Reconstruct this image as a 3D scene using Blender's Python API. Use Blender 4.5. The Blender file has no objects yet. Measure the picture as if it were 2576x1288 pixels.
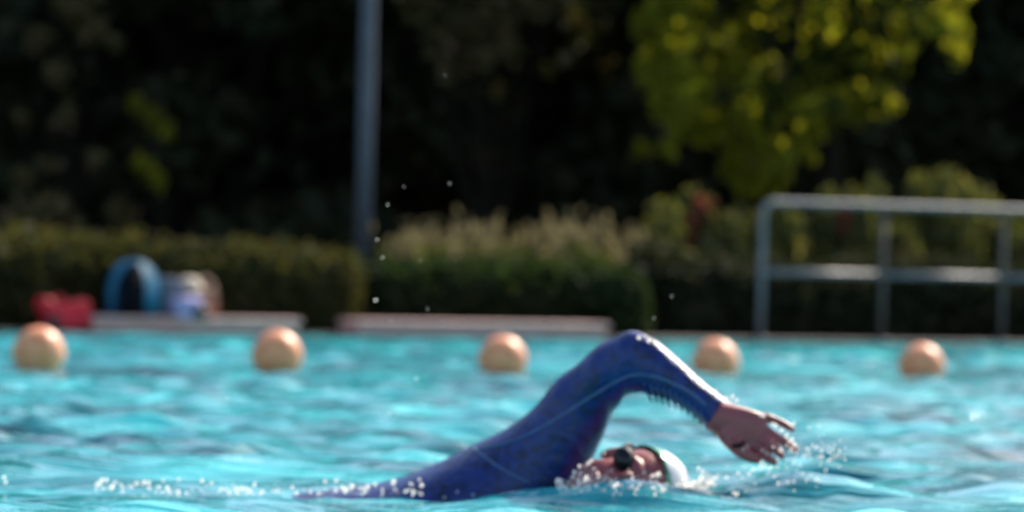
import bpy, bmesh, math, random
import numpy as np
from mathutils import Vector, Matrix
from mathutils.bvhtree import BVHTree

R = math.radians
SC = bpy.context.scene
COL = SC.collection
rng = np.random.default_rng(7)
random.seed(7)

# ------------------------------------------------------------------ camera geometry
H = 0.46          # lens height over the water
F = 11000.0       # focal length in units of a 2576-wide picture
ROLL = R(1.3)
PITCH = 21.0 / F


def P(x, y, Z):
    """point at depth Z seen at picture position x, y (2576 x 1288)"""
    dx, dy = x - 1288.0, y - 644.0
    c, s = math.cos(ROLL), math.sin(ROLL)
    xc, yc = dx * c + dy * s, dy * c - dx * s
    return Vector((xc * Z / F, Z, H + Z * (21.0 - yc) / F))


SLOPE = 0.565
AE = math.atan(SLOPE)
Z0E = 25.1 + SLOPE * 3.2
UE = Vector((math.cos(AE), math.sin(AE), 0))
NE = Vector((-math.sin(AE), math.cos(AE), 0))


def edge(xp, o=0.0, z=0.0):
    """point o metres behind the far pool edge under picture column xp"""
    k = (xp - 1288.0) / F
    Z = (Z0E + o / math.cos(AE)) / (1 - SLOPE * k)
    return Vector((k * Z, Z, z))


# ------------------------------------------------------------------ objects
def link(o, parent=None):
    COL.objects.link(o)
    if parent is not None:
        o.parent = parent
    return o


def tag(o, label=None, cat=None, group=None, kind=None):
    if label: o['label'] = label
    if cat: o['category'] = cat
    if group: o['group'] = group
    if kind: o['kind'] = kind
    return o


def empty(name, loc=(0, 0, 0), rz=0.0):
    o = bpy.data.objects.new(name, None)
    o.empty_display_size = 0.1
    o.location = loc
    o.rotation_euler = (0, 0, rz)
    return link(o)


def mesh_obj(name, verts, faces, mat, parent=None, smooth=False):
    me = bpy.data.meshes.new(name)
    me.from_pydata([tuple(v) for v in verts], [], [tuple(f) for f in faces])
    me.update()
    if mat: me.materials.append(mat)
    if smooth:
        me.polygons.foreach_set('use_smooth', [True] * len(me.polygons))
    return link(bpy.data.objects.new(name, me), parent)


def bm_obj(name, bm, mat, parent=None, smooth=True):
    me = bpy.data.meshes.new(name)
    bm.normal_update()
    bm.to_mesh(me)
    bm.free()
    me.materials.append(mat)
    if smooth:
        me.polygons.foreach_set('use_smooth', [True] * len(me.polygons))
    return link(bpy.data.objects.new(name, me), parent)


def quads_obj(name, V, mat, parent=None, nv=4):
    """V: (n, nv, 3) array of separate polygons"""
    n = len(V)
    me = bpy.data.meshes.new(name)
    me.vertices.add(n * nv)
    me.vertices.foreach_set('co', V.reshape(-1).astype(np.float32))
    me.loops.add(n * nv)
    me.loops.foreach_set('vertex_index', np.arange(n * nv, dtype=np.int32))
    me.polygons.add(n)
    me.polygons.foreach_set('loop_start', np.arange(0, n * nv, nv, dtype=np.int32))
    me.polygons.foreach_set('loop_total', np.full(n, nv, dtype=np.int32))
    me.update(calc_edges=True)
    me.materials.append(mat)
    return link(bpy.data.objects.new(name, me), parent)


# ------------------------------------------------------------------ materials
def mat_new(name):
    m = bpy.data.materials.new(name)
    m.use_nodes = True
    nt = m.node_tree
    b = nt.nodes['Principled BSDF']
    return m, nt, b


def noise(nt, scale, detail=4, rough=0.6, vec=None, dist=0.0):
    n = nt.nodes.new('ShaderNodeTexNoise')
    n.inputs['Scale'].default_value = scale
    n.inputs['Detail'].default_value = detail
    n.inputs['Roughness'].default_value = rough
    n.inputs['Distortion'].default_value = dist
    if vec is not None: nt.links.new(vec, n.inputs['Vector'])
    return n


def ramp(nt, fac, stops):
    r = nt.nodes.new('ShaderNodeValToRGB')
    e = r.color_ramp.elements
    e[0].position, e[0].color = stops[0][0], (*stops[0][1], 1)
    e[1].position, e[1].color = stops[-1][0], (*stops[-1][1], 1)
    for p, c in stops[1:-1]:
        k = e.new(p); k.color = (*c, 1)
    nt.links.new(fac, r.inputs['Fac'])
    return r


def simple(name, c1, c2=None, scale=8.0, rough=0.6, bump=0.0, spec=0.5, metal=0.0, bscale=None, lo=.35, hi=.65):
    m, nt, b = mat_new(name)
    tc = nt.nodes.new('ShaderNodeTexCoord')
    n = noise(nt, scale, 5, .6, tc.outputs['Object'])
    r = ramp(nt, n.outputs['Fac'], [(lo, c1), (hi, c2 or tuple(x * .75 for x in c1))])
    nt.links.new(r.outputs['Color'], b.inputs['Base Color'])
    b.inputs['Roughness'].default_value = rough
    b.inputs['Specular IOR Level'].default_value = spec
    b.inputs['Metallic'].default_value = metal
    if bump:
        n2 = noise(nt, bscale or scale * 4, 4, .6, tc.outputs['Object'])
        bp = nt.nodes.new('ShaderNodeBump')
        bp.inputs['Strength'].default_value = bump
        bp.inputs['Distance'].default_value = .01
        nt.links.new(n2.outputs['Fac'], bp.inputs['Height'])
        nt.links.new(bp.outputs['Normal'], b.inputs['Normal'])
    return m


def leaf_mat(name, cols, trans=0.5, tcol=None, rough=.7):
    m, nt, b = mat_new(name)
    g = nt.nodes.new('ShaderNodeNewGeometry')
    st = [(i / (len(cols) - 1), c) for i, c in enumerate(cols)]
    r = ramp(nt, g.outputs['Random Per Island'], st)
    nt.links.new(r.outputs['Color'], b.inputs['Base Color'])
    b.inputs['Roughness'].default_value = rough
    b.inputs['Specular IOR Level'].default_value = .04
    t = nt.nodes.new('ShaderNodeBsdfTranslucent')
    mx = nt.nodes.new('ShaderNodeMix'); mx.data_type = 'RGBA'; mx.blend_type = 'MULTIPLY'
    mx.inputs[0].default_value = 1
    nt.links.new(r.outputs['Color'], mx.inputs[6])
    mx.inputs[7].default_value = (*(tcol or (1, 1, .5)), 1)
    nt.links.new(mx.outputs[2], t.inputs['Color'])
    ms = nt.nodes.new('ShaderNodeMixShader')
    ms.inputs[0].default_value = trans
    nt.links.new(b.outputs[0], ms.inputs[1])
    nt.links.new(t.outputs[0], ms.inputs[2])
    nt.links.new(ms.outputs[0], nt.nodes['Material Output'].inputs['Surface'])
    return m


M = {}
M['bark'] = simple('bark', (.012, .010, .008), (.022, .018, .014), 14, 1.0, .5, spec=0)
M['core'] = simple('twigs', (.008, .008, .005), (.014, .012, .008), 20, 1.0, spec=0)
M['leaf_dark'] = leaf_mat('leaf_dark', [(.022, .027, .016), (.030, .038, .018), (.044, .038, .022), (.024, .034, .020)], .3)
M['leaf_brown'] = leaf_mat('leaf_brown', [(.06, .055, .022), (.17, .12, .06), (.10, .10, .035), (.22, .12, .08)], .4)
M['leaf_yel'] = leaf_mat('leaf_yel', [(.14, .15, .018), (.24, .23, .022), (.16, .18, .024), (.36, .32, .035), (.07, .08, .014)], .6, (1.35, 1.35, .45))
M['leaf_hedge'] = leaf_mat('leaf_hedge', [(.034, .040, .016), (.062, .060, .024), (.046, .052, .02), (.08, .068, .034)], .4, (1.3, 1.2, .5))
M['leaf_green'] = leaf_mat('leaf_green', [(.018, .028, .014), (.028, .042, .02), (.024, .034, .016), (.045, .054, .024)], .4, (1.1, 1.3, .5))
M['leaf_olive'] = leaf_mat('leaf_olive', [(.09, .11, .035), (.14, .14, .045), (.10, .11, .04), (.18, .15, .07)], .4, (1.2, 1.2, .5))
M['leaf_shade'] = leaf_mat('leaf_yel_shaded', [(.035, .045, .010), (.05, .055, .012), (.035, .05, .012), (.09, .09, .015)], .45, (1.2, 1.3, .4))  # darker copy of leaf_yel; shade inside the crown put into the leaf colour
M['blade'] = leaf_mat('grass_blade', [(.06, .09, .025), (.10, .12, .04), (.08, .09, .035)], .4)
M['plume'] = leaf_mat('seed_plume', [(.16, .135, .075), (.22, .18, .10), (.10, .10, .05)], .5, (1, 1, .9))
M['petal'] = leaf_mat('red_petal', [(.20, .06, .04), (.27, .09, .06)], .4, (1.2, .8, .6))

# ------------------------------------------------------------------ foliage tools
def leaves_at(pts, size, elong=1.7, tilt=None, jitter=.35):
    n = len(pts)
    a = rng.normal(size=(n, 3)); a /= np.linalg.norm(a, axis=1)[:, None]
    if tilt is not None:
        a = a * (1 - tilt[0]) + np.array(tilt[1]) * tilt[0]
        a /= np.linalg.norm(a, axis=1)[:, None]
    b = rng.normal(size=(n, 3))
    b -= (a * b).sum(1)[:, None] * a
    b /= np.linalg.norm(b, axis=1)[:, None]
    s = size * (1 + jitter * rng.normal(size=n)).clip(.4, 2)
    s = s[:, None]
    L = a * s * elong * .5
    W = b * s * .5
    c = np.cross(a, b) * s * .12
    V = np.stack([pts - L, pts + W + c, pts + L, pts - W + c], 1)
    return V


def ball_pts(n, c, r, shell=.55):
    d = rng.normal(size=(n, 3)); d /= np.linalg.norm(d, axis=1)[:, None]
    q = shell + (1 - shell) * rng.random(n) ** .7
    q *= 1 + .12 * rng.normal(size=n)
    return np.array(c) + d * (q[:, None] * np.array(r))


def tube(bm, pts, rad, seg=8, cap=True):
    """tapered tube through pts; rad list"""
    pts = [Vector(p) for p in pts]
    rings = []
    t0 = (pts[1] - pts[0]).normalized()
    up = Vector((0, 0, 1)) if abs(t0.z) < .9 else Vector((1, 0, 0))
    nrm = t0.cross(up).normalized()
    for i, p in enumerate(pts):
        if i == 0: t = pts[1] - pts[0]
        elif i == len(pts) - 1: t = pts[-1] - pts[-2]
        else: t = pts[i + 1] - pts[i - 1]
        t.normalize()
        nrm = (nrm - t * nrm.dot(t)).normalized()
        bi = t.cross(nrm)
        r = rad[i] if isinstance(rad, (list, tuple)) else rad
        rings.append([bm.verts.new(p + (nrm * math.cos(2 * math.pi * k / seg) + bi * math.sin(2 * math.pi * k / seg)) * r) for k in range(seg)])
    for a, b in zip(rings, rings[1:]):
        for k in range(seg):
            bm.faces.new((a[k], a[(k + 1) % seg], b[(k + 1) % seg], b[k]))
    if cap:
        bm.faces.new(list(reversed(rings[0])))
        bm.faces.new(rings[-1])
    return rings


def spline(pts, n):
    """Catmull-Rom resample of list of numpy rows"""
    A = np.array(pts, float)
    A = np.vstack([2 * A[0] - A[1], A, 2 * A[-1] - A[-2]])
    m = len(pts) - 1
    out = []
    for t in np.linspace(0, m - 1e-6, n):
        i = int(t); u = t - i
        p0, p1, p2, p3 = A[i], A[i + 1], A[i + 2], A[i + 3]
        out.append(.5 * ((2 * p1) + (-p0 + p2) * u + (2 * p0 - 5 * p1 + 4 * p2 - p3) * u * u + (-p0 + 3 * p1 - 3 * p2 + p3) * u ** 3))
    return out


def box_bm(bm, c, s, rot=0.0, bev=0.0):
    m = Matrix.Translation(Vector(c)) @ Matrix.Rotation(rot, 4, 'Z') @ Matrix.Diagonal((*s, 1))
    g = bmesh.ops.create_cube(bm, size=1, matrix=m)
    if bev:
        es = list({e for v in g['verts'] for e in v.link_edges})
        bmesh.ops.bevel(bm, geom=es, offset=bev, segments=3, affect='EDGES', profile=.5)


def make_tree(name, loc, height, crown_r, leafm, label, n=9000, leaf=.12, low=.3, group=None, clumps=26, trunk_r=.14):
    t = empty(name, loc)
    tag(t, label, 'tree', group)
    bm = bmesh.new()
    top = height * .8
    pts = [(0, 0, -.1)] + [(rng.normal() * .12 * k, rng.normal() * .12 * k, top * k / 5) for k in range(1, 6)]
    tube(bm, pts, [trunk_r * (1 - .15 * k) for k in range(6)], 9)
    cs = []
    for k in range(clumps):
        h = low + (height - low) * rng.random() ** .9
        rr = crown_r * (1 - abs(h / height - .45) ** 1.6) * (.45 + .5 * rng.random())
        a = rng.random() * 6.283
        c = np.array([math.cos(a) * rr, math.sin(a) * rr, h])
        cs.append(c)
        if k % 2 == 0:
            z0 = max(.3, h * .7)
            base = Vector(pts[min(5, int(z0 / top * 5))]) if z0 < top else Vector(pts[-1])
            mid = (base + Vector(c)) / 2 + Vector((0, 0, .15))
            tube(bm, [base, mid, Vector(c)], [trunk_r * .4, trunk_r * .25, .015], 5)
    bm_obj('trunk', bm, M['bark'], t)
    per = n // clumps
    pp = [ball_pts(per, c, np.array([.9, .9, .6]) * crown_r * .42 * (.7 + .6 * rng.random()), .3) for c in cs]
    quads_obj('crown', leaves_at(np.vstack(pp), leaf), leafm, t)
    return t


# ------------------------------------------------------------------ sky, sun
SUN = Vector((.44, .62, .66)).normalized()
w = bpy.data.worlds.new('World'); SC.world = w
w.use_nodes = True
nt = w.node_tree
bg = nt.nodes['Background']
sky = nt.nodes.new('ShaderNodeTexSky')
sky.sky_type = 'NISHITA'
sky.sun_disc = False
sky.sun_elevation = math.asin(SUN.z)
sky.sun_rotation = math.atan2(SUN.x, SUN.y)
sky.air_density = 1.0
sky.dust_density = 1.5
nt.links.new(sky.outputs[0], bg.inputs['Color'])
bg.inputs['Strength'].default_value = 0.15
sl = bpy.data.lights.new('sun', 'SUN')
sl.energy = 5.0
sl.angle = R(.5)
sl.color = (1, .90, .76)
so = link(bpy.data.objects.new('sun', sl))
so.rotation_euler = SUN.to_track_quat('Z', 'Y').to_euler()
so.location = (20, 30, 40)

# ------------------------------------------------------------------ water
def axis(fine0, fine1, step, far0, far1, g=1.18):
    a = list(np.arange(fine0, fine1, step))
    s = step; x = a[-1]
    right = []
    while x < far1:
        s *= g; x += s; right.append(x)
    s = step; x = a[0]; left = []
    while x > far0:
        s *= g; x -= s; left.append(x)
    return np.array(left[::-1] + a + right)


def smoothstep(a, b, x):
    t = np.clip((x - a) / (b - a), 0, 1)
    return t * t * (3 - 2 * t)


xs = axis(-4.6, 4.6, .024, -60, 60)
ya = np.concatenate([np.arange(-10, 6.5, .8), np.arange(6.5, 12.5, .016), np.arange(12.5, 33.2, .032), np.arange(33.5, 70, 1.0)])
X, Y = np.meshgrid(xs, ya)
W_R = np.random.default_rng(21)
waves = []
for i in range(90):
    lam = math.exp(W_R.uniform(math.log(.12), math.log(1.3)))
    th = W_R.normal(1.75, .75)
    waves.append((2 * math.pi / lam, th, W_R.uniform(0, 6.283), lam))
WZ = np.zeros_like(X); WX = np.zeros_like(X); WY = np.zeros_like(X)
for k, th, ph, lam in waves:
    steep = .050 if lam < .45 else (.024 if lam < .8 else .008)
    amp = steep / k
    arg = k * (X * math.cos(th) + Y * math.sin(th)) + ph + .6 * np.sin(.9 * X + 1.3 * Y + ph)
    WZ += amp * np.sin(arg)
    WX += amp * .8 * math.cos(th) * np.cos(arg)
    WY += amp * .8 * math.sin(th) * np.cos(arg)


def zone(x0, y0, sx, sy, h, ang=0.0, p=2.0):
    dx, dy = X - x0, Y - y0
    c, s = math.cos(ang), math.sin(ang)
    u, v = dx * c + dy * s, -dx * s + dy * c
    return h * np.exp(-(np.abs(u / sx) ** p) - (v / sy) ** 2)


calm = 1 - .62 * np.exp(-((Y - 8.6) / .75) ** 2)
fade = 1 - smoothstep(35, 60, Y)
lim = smoothstep(7, 14, np.abs(X))
dE = (Z0E + SLOPE * X - Y) * math.cos(AE)
A = calm * fade * (1 - lim * .8) * (.35 + .65 * smoothstep(0, 5, dE)) * (1 - .45 * np.exp(-((Y - 16.8 - .645 * (X + 1.87)) / 1.0) ** 2))
WZ *= A; WX *= A; WY *= A
# swimmer's waves: hump over the legs, bow wave, hollow by the chest
WZ += zone(-.78, 9.30, .36, .16, .040, .10)
WZ += zone(-.30, 9.35, .50, .10, .018, -.05)
WZ += zone(.62, 8.72, .24, .10, .050, -.25)
WZ += zone(.40, 8.42, .22, .10, .022, .1)
WZ += zone(-.62, 8.62, .70, .16, -.024, .0)
WZ += zone(1.05, 9.2, .45, .12, .02, -.3)
WZ += zone(.26, 8.36, .13, .055, .040, 0)
WZ += zone(.05, 8.40, .10, .05, .020, 0)
# turbulence round the body and head
tr = np.random.default_rng(5)
TB = np.zeros_like(X)
for i in range(26):
    lam = tr.uniform(.035, .12); th = tr.uniform(0, 6.28); k = 2 * math.pi / lam
    TB += .08 / k * np.sin(k * (X * math.cos(th) + Y * math.sin(th)) + tr.uniform(0, 6.28) + 1.5 * np.sin(5 * X + 3 * Y))
TB *= np.exp(-((Y - 8.62) / .22) ** 2) * (.9 * np.exp(-((X - .30) / .40) ** 2) + .45 * np.exp(-((X + .7) / .8) ** 2))
WZ += TB
VX, VY = X + WX, Y + WY
ny, nx = X.shape
co = np.stack([VX, VY, WZ], -1).reshape(-1, 3)
idx = np.arange(ny * nx).reshape(ny, nx)
fc = np.stack([idx[:-1, :-1], idx[:-1, 1:], idx[1:, 1:], idx[1:, :-1]], -1).reshape(-1, 4)
me = bpy.data.meshes.new('pool_water')
me.vertices.add(len(co)); me.vertices.foreach_set('co', co.reshape(-1).astype(np.float32))
me.loops.add(len(fc) * 4); me.loops.foreach_set('vertex_index', fc.reshape(-1).astype(np.int32))
me.polygons.add(len(fc))
me.polygons.foreach_set('loop_start', np.arange(0, len(fc) * 4, 4, dtype=np.int32))
me.polygons.foreach_set('loop_total', np.full(len(fc), 4, dtype=np.int32))
me.polygons.foreach_set('use_smooth', np.ones(len(fc), dtype=bool))
me.update(calc_edges=True)
m, nt, b = mat_new('water')
tc = nt.nodes.new('ShaderNodeTexCoord')
mp = nt.nodes.new('ShaderNodeMapping'); mp.inputs['Scale'].default_value = (.55, 1.5, 1)
nt.links.new(tc.outputs['Object'], mp.inputs['Vector'])
n0 = noise(nt, 2.1, 4, .62, mp.outputs[0])
r0 = ramp(nt, n0.outputs['Fac'], [(.35, (.002, .045, .06)), (.45, (.004, .18, .205)), (.54, (.010, .31, .34)), (.66, (.05, .55, .56))])  # water depth, plus reflection streaks and caustics put into the base colour
nt.links.new(r0.outputs['Color'], b.inputs['Base Color'])
b.inputs['Roughness'].default_value = .06
b.inputs['IOR'].default_value = 1.5
n1 = noise(nt, 11, 4, .6, mp.outputs[0], .5)
bp = nt.nodes.new('ShaderNodeBump'); bp.inputs['Strength'].default_value = .6; bp.inputs['Distance'].default_value = .014
nt.links.new(n1.outputs['Fac'], bp.inputs['Height'])
mp2 = nt.nodes.new('ShaderNodeMapping'); mp2.inputs['Scale'].default_value = (.35, 1.5, 1)
nt.links.new(tc.outputs['Object'], mp2.inputs['Vector'])
n3 = noise(nt, 4.2, 3, .55, mp2.outputs[0], .8)
bp2 = nt.nodes.new('ShaderNodeBump'); bp2.inputs['Strength'].default_value = .7; bp2.inputs['Distance'].default_value = .07
nt.links.new(n3.outputs['Fac'], bp2.inputs['Height'])
nt.links.new(bp2.outputs['Normal'], bp.inputs['Normal'])
nt.links.new(bp.outputs['Normal'], b.inputs['Normal'])
me.materials.append(m)
M['water'] = m
water = link(bpy.data.objects.new('pool_water', me))
tag(water, 'rippled turquoise pool water', 'water', kind='structure')

# ------------------------------------------------------------------ ground and deck
def edge_world(s, o, z):
    return Vector((0, Z0E, 0)) + UE * s + NE * o + Vector((0, 0, z))


# pool floor and the earth around as one sheet
g = mesh_obj('ground', [(-600, -300, -2.2), (600, -300, -2.2), (600, 900, -2.2), (-600, 900, -2.2)], [(0, 1, 2, 3)],
             simple('ground', (.05, .05, .03), (.03, .04, .02), .6, .95))
tag(g, kind='structure')
bm = bmesh.new()
vs = [edge_world(-90, 1.0, .012), edge_world(90, 1.0, .012), edge_world(260, 400, .012), edge_world(-260, 400, .012)]
f = bm.faces.new([bm.verts.new(v) for v in vs])
e = bmesh.ops.extrude_face_region(bm, geom=[f])
bmesh.ops.translate(bm, vec=(0, 0, -2), verts=[v for v in e['geom'] if isinstance(v, bmesh.types.BMVert)])
bmesh.ops.recalc_face_normals(bm, faces=bm.faces)
lw = bm_obj('lawn', bm, simple('lawn_soil', (.030, .032, .014), (.05, .045, .025), 3, .95, .6, bscale=30), smooth=False)
tag(lw, kind='structure')
bm = bmesh.new()
c = edge_world(0, .5, -.995)
box_bm(bm, c, (180, 1.0, 2.02), AE, .012)
dk = bm_obj('pool_deck', bm, simple('deck_stone', (.045, .040, .036), (.03, .027, .025), 5, .8, .4, bscale=60), smooth=False)
tag(dk, kind='structure')


# stone ledges at the water
M['pink'] = simple('pink_stone', (.66, .37, .32), (.54, .32, .28), 6, .75, .4, bscale=70)


def ledge(x0, x1, label):
    a, b_ = edge(x0, -.01, 0), edge(x1, -.01, 0)
    L = (b_ - a).length
    mid = (a + b_) / 2 + NE * .15
    t = empty('stone_ledge', (mid.x, mid.y, .038), AE)
    tag(t, label, 'ledge', 'pink stone ledges on the pool edge')
    bm = bmesh.new(); box_bm(bm, (0, .01, .0), (L - .03, .27, .08), 0, .006)
    bm_obj('riser', bm, M['pink'], t, smooth=False)
    k = int(round(L / .5))
    bm = bmesh.new()
    for i in range(k):
        w_ = L / k
        box_bm(bm, (-L / 2 + w_ * (i + .5), 0, .0525), (w_ - .005, .31, .028), 0, .008)
    bm_obj('coping', bm, M['pink'], t, smooth=False)
    return t


ledge(238, 765, 'pink stone ledge with the blue backpack and towels on it')
ledge(908, 1540, 'bare pink stone ledge at the pool edge in front of the green trimmed hedge')

# ------------------------------------------------------------------ hedges
def hedge(name, x0, x1, o0, o1, top, mat, label, n, leaf, wob=.05, endround=.25, topcol=None):
    a, b_ = edge(x0, o0), edge(x1, o0)
    L = (b_ - a).length
    Wd = o1 - o0
    base = (a + b_) / 2 + NE * (Wd / 2)
    t = empty(name, (base.x, base.y, .01), AE)
    tag(t, label, 'hedge')
    core = bmesh.new()
    box_bm(core, (0, 0, (top - .12) / 2), (L - .25, Wd - .22, top - .12), 0, .08)
    bm_obj('branches', core, M['core'], t, smooth=False)
    # leaves on a rounded box
    u = rng.random(n); side = rng.random(n)
    P_ = np.zeros((n, 3))
    P_[:, 0] = (rng.random(n) - .5) * L
    ft = side < .38
    tp = (side >= .38) & (side < .78)
    bk = (side >= .78) & (side < .92)
    en = side >= .92
    zz = rng.random(n) * top
    P_[ft, 1] = -Wd / 2; P_[ft, 2] = zz[ft]
    P_[bk, 1] = Wd / 2; P_[bk, 2] = zz[bk]
    P_[tp, 1] = (rng.random(tp.sum()) - .5) * Wd; P_[tp, 2] = top
    P_[en, 0] = np.where(rng.random(en.sum()) < .5, -.5, .5) * L
    P_[en, 1] = (rng.random(en.sum()) - .5) * Wd; P_[en, 2] = zz[en]
    # pull corners round
    ex = np.abs(P_[:, 0]) - (L / 2 - endround)
    pull = np.clip(ex / endround, 0, 1) ** 2
    P_[:, 1] *= 1 - .35 * pull
    P_[:, 2] *= 1 - .30 * pull * (P_[:, 2] / top)
    kz = np.clip((P_[:, 2] / top - .75) / .25, 0, 1) ** 2
    P_[:, 1] *= 1 - .2 * kz
    bum = (np.sin(P_[:, 0] * 3.1 + 1) + np.sin(P_[:, 0] * 7.3 + P_[:, 1] * 5) * .6 + np.sin(P_[:, 0] * 14 + P_[:, 1] * 9) * .4)
    P_[:, 2] += wob * bum * (P_[:, 2] / top)
    P_[:, 1] += wob * .6 * np.sin(P_[:, 0] * 5 + P_[:, 2] * 9)
    P_ += rng.normal(size=P_.shape) * .028
    sprig = (np.sin(P_[:, 0] * 23 + 3 * np.sin(P_[:, 0] * 5)) > .55) & (rng.random(n) < .5) & tp
    P_[sprig, 2] += rng.random(sprig.sum()) ** 1.5 * wob * 4.5
    quads_obj('leaves', leaves_at(P_, leaf), mat, t)
    return t


hedge('hedge', -700, 925, .42, 1.45, .455, M['leaf_hedge'],
      'long olive hedge behind the red bag and backpack, left of the lamp post', 36000, .045, .022, .18)
hedge('hedge', 955, 1640, .50, 1.35, .40, M['leaf_green'],
      'low square trimmed green hedge behind the bare ledge in the middle', 15000, .04, .012, .1)

# ornamental grasses behind the trimmed hedge
def grass_plant(loc, h, label, seed):
    r = np.random.default_rng(seed)
    t = empty('feather_grass', loc)
    tag(t, label, 'grass plant', 'beige feather grasses behind the trimmed hedge')
    nb = 420
    V = []
    for i in range(nb):
        a = r.uniform(0, 6.28); q = abs(r.normal()) * .16
        hh = h * r.uniform(.45, .92)
        p0 = np.array([math.cos(a) * .05, math.sin(a) * .05, 0]); p1 = np.array([math.cos(a) * q, math.sin(a) * q, hh])
        sd = np.array([-math.sin(a), math.cos(a), 0]) * .008
        V.append([p0 - sd, p0 + sd, p1 + sd * .5, p1 - sd * .5])
    quads_obj('blades', np.array(V), M['blade'], t)
    pts = []
    for i in range(15):
        a = r.uniform(0, 6.28); q = abs(r.normal()) * .17
        z = h * r.uniform(.68, 1.06)
        c = np.array([math.cos(a) * q, math.sin(a) * q, z])
        pts.append(c + r.normal(size=(16, 3)) * np.array([.016, .016, .05]))
    quads_obj('plumes', leaves_at(np.vstack(pts), .022, 2.4, (.6, (0, 0, 1))), M['plume'], t)


gx = [(1010, .50), (1050, .60), (1100, .62), (1160, .60), (1225, .66), (1290, .61), (1350, .60), (1410, .69), (1450, .68), (1530, .61), (1590, .54)]
nth = ['first', 'second', 'third', 'fourth', 'fifth', 'sixth', 'seventh', 'eighth', 'ninth', 'tenth', 'eleventh']
for i, (x, h) in enumerate(gx):
    p = edge(x, 1.7 + .25 * (i % 2), .03)
    grass_plant(p, h, 'pale beige tufted grass behind the trimmed hedge, %s counting from the lamp post' % nth[i], 40 + i)

# ------------------------------------------------------------------ spiky shrubs on the right
def spire_shrub(x, o, h, wd, label, seed, mat, red=0):
    r = np.random.default_rng(seed)
    t = empty('upright_shrub', edge(x, o, .03))
    tag(t, label, 'shrub', 'upright shrubs behind the handrail')
    bm = bmesh.new()
    L = []
    ns = 15
    tops = []
    for i in range(ns):
        a = r.uniform(0, 6.28); q = wd * math.sqrt(r.uniform(0, 1))
        hh = h * (1.05 - .35 * (q / wd) ** 2) * r.uniform(.8, 1.03)
        tip = Vector((math.cos(a) * q, math.sin(a) * q, hh))
        b0 = Vector((math.cos(a) * q * .3, math.sin(a) * q * .3, 0))
        tube(bm, [b0, (b0 + tip) / 2 + Vector((0, 0, .02)), tip], [.008, .006, .002], 4)
        m_ = 190
        s = r.random(m_) ** .8
        c = np.array(b0)[None] * (1 - s[:, None]) + np.array(tip)[None] * s[:, None]
        c += r.normal(size=(m_, 3)) * np.array([.05, .05, .03]) * (1.15 - .75 * s[:, None])
        L.append(c)
        tops.append(tip)
    bm_obj('stems', bm, M['bark'], t)
    quads_obj('leaves', leaves_at(np.vstack(L), .032, 2.4, (.45, (0, 0, 1))), mat, t)
    for k in range(red):
        c = np.array(tops[k]) * np.array([.8, .8, .92]) + np.array([0, -wd * .6, -.05 + .0 * k])
        quads_obj('flower', leaves_at(c + r.normal(size=(80, 3)) * np.array([.024, .024, .055]), .042), M['petal'], t)


sh = [(1665, 2.2, .84, .20, 0), (1735, 2.5, 1.02, .20, 2), (1810, 2.3, .90, .20, 0), (1880, 2.6, .92, .2, 0), (1960, 2.3, .94, .2, 0),
      (2040, 2.6, .98, .2, 0), (2110, 2.4, 1.04, .2, 1), (2180, 2.3, 1.10, .2, 0), (2250, 2.0, .80, .16, 1), (2315, 2.5, 1.10, .2, 0),
      (2390, 2.3, 1.20, .21, 0), (2460, 2.5, 1.16, .2, 0), (2540, 2.3, .84, .2, 1), (2620, 2.3, .9, .2, 0), (2700, 2.4, .9, .2, 0)]
lb = ['short olive shrub at the right end of the trimmed hedge', 'olive shrub with red flowers left of the handrail, under the tree',
      'bushy olive shrub under the yellow tree, second left of the handrail', 'olive shrub just left of the curved rail end',
      'olive shrub seen just right of the first rail post', 'olive shrub in the middle of the first rail bay',
      'olive shrub with one reddish tip above the top rail', 'tall pointed olive shrub just left of the second rail post',
      'low shrub with a red flower just right of the second rail post', 'tall olive shrub in the second rail bay, next to the red flower',
      'tallest spiky olive shrub above the top rail', 'tall spiky olive shrub right of the tallest one',
      'low shrub with red bloom by the third rail post', 'olive shrub right of the third rail post, cut by the picture edge', 'outermost olive shrub past the picture edge']
for i, (x, o, h, wd, red) in enumerate(sh):
    spire_shrub(x, o, h, wd, lb[i], 100 + i, M['leaf_olive'], red)
hedge('hedge', 1650, 2900, 1.0, 1.7, .42, M['leaf_dark'],
      'low dark hedge behind the posts of the handrail', 16000, .05, .03)

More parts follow.
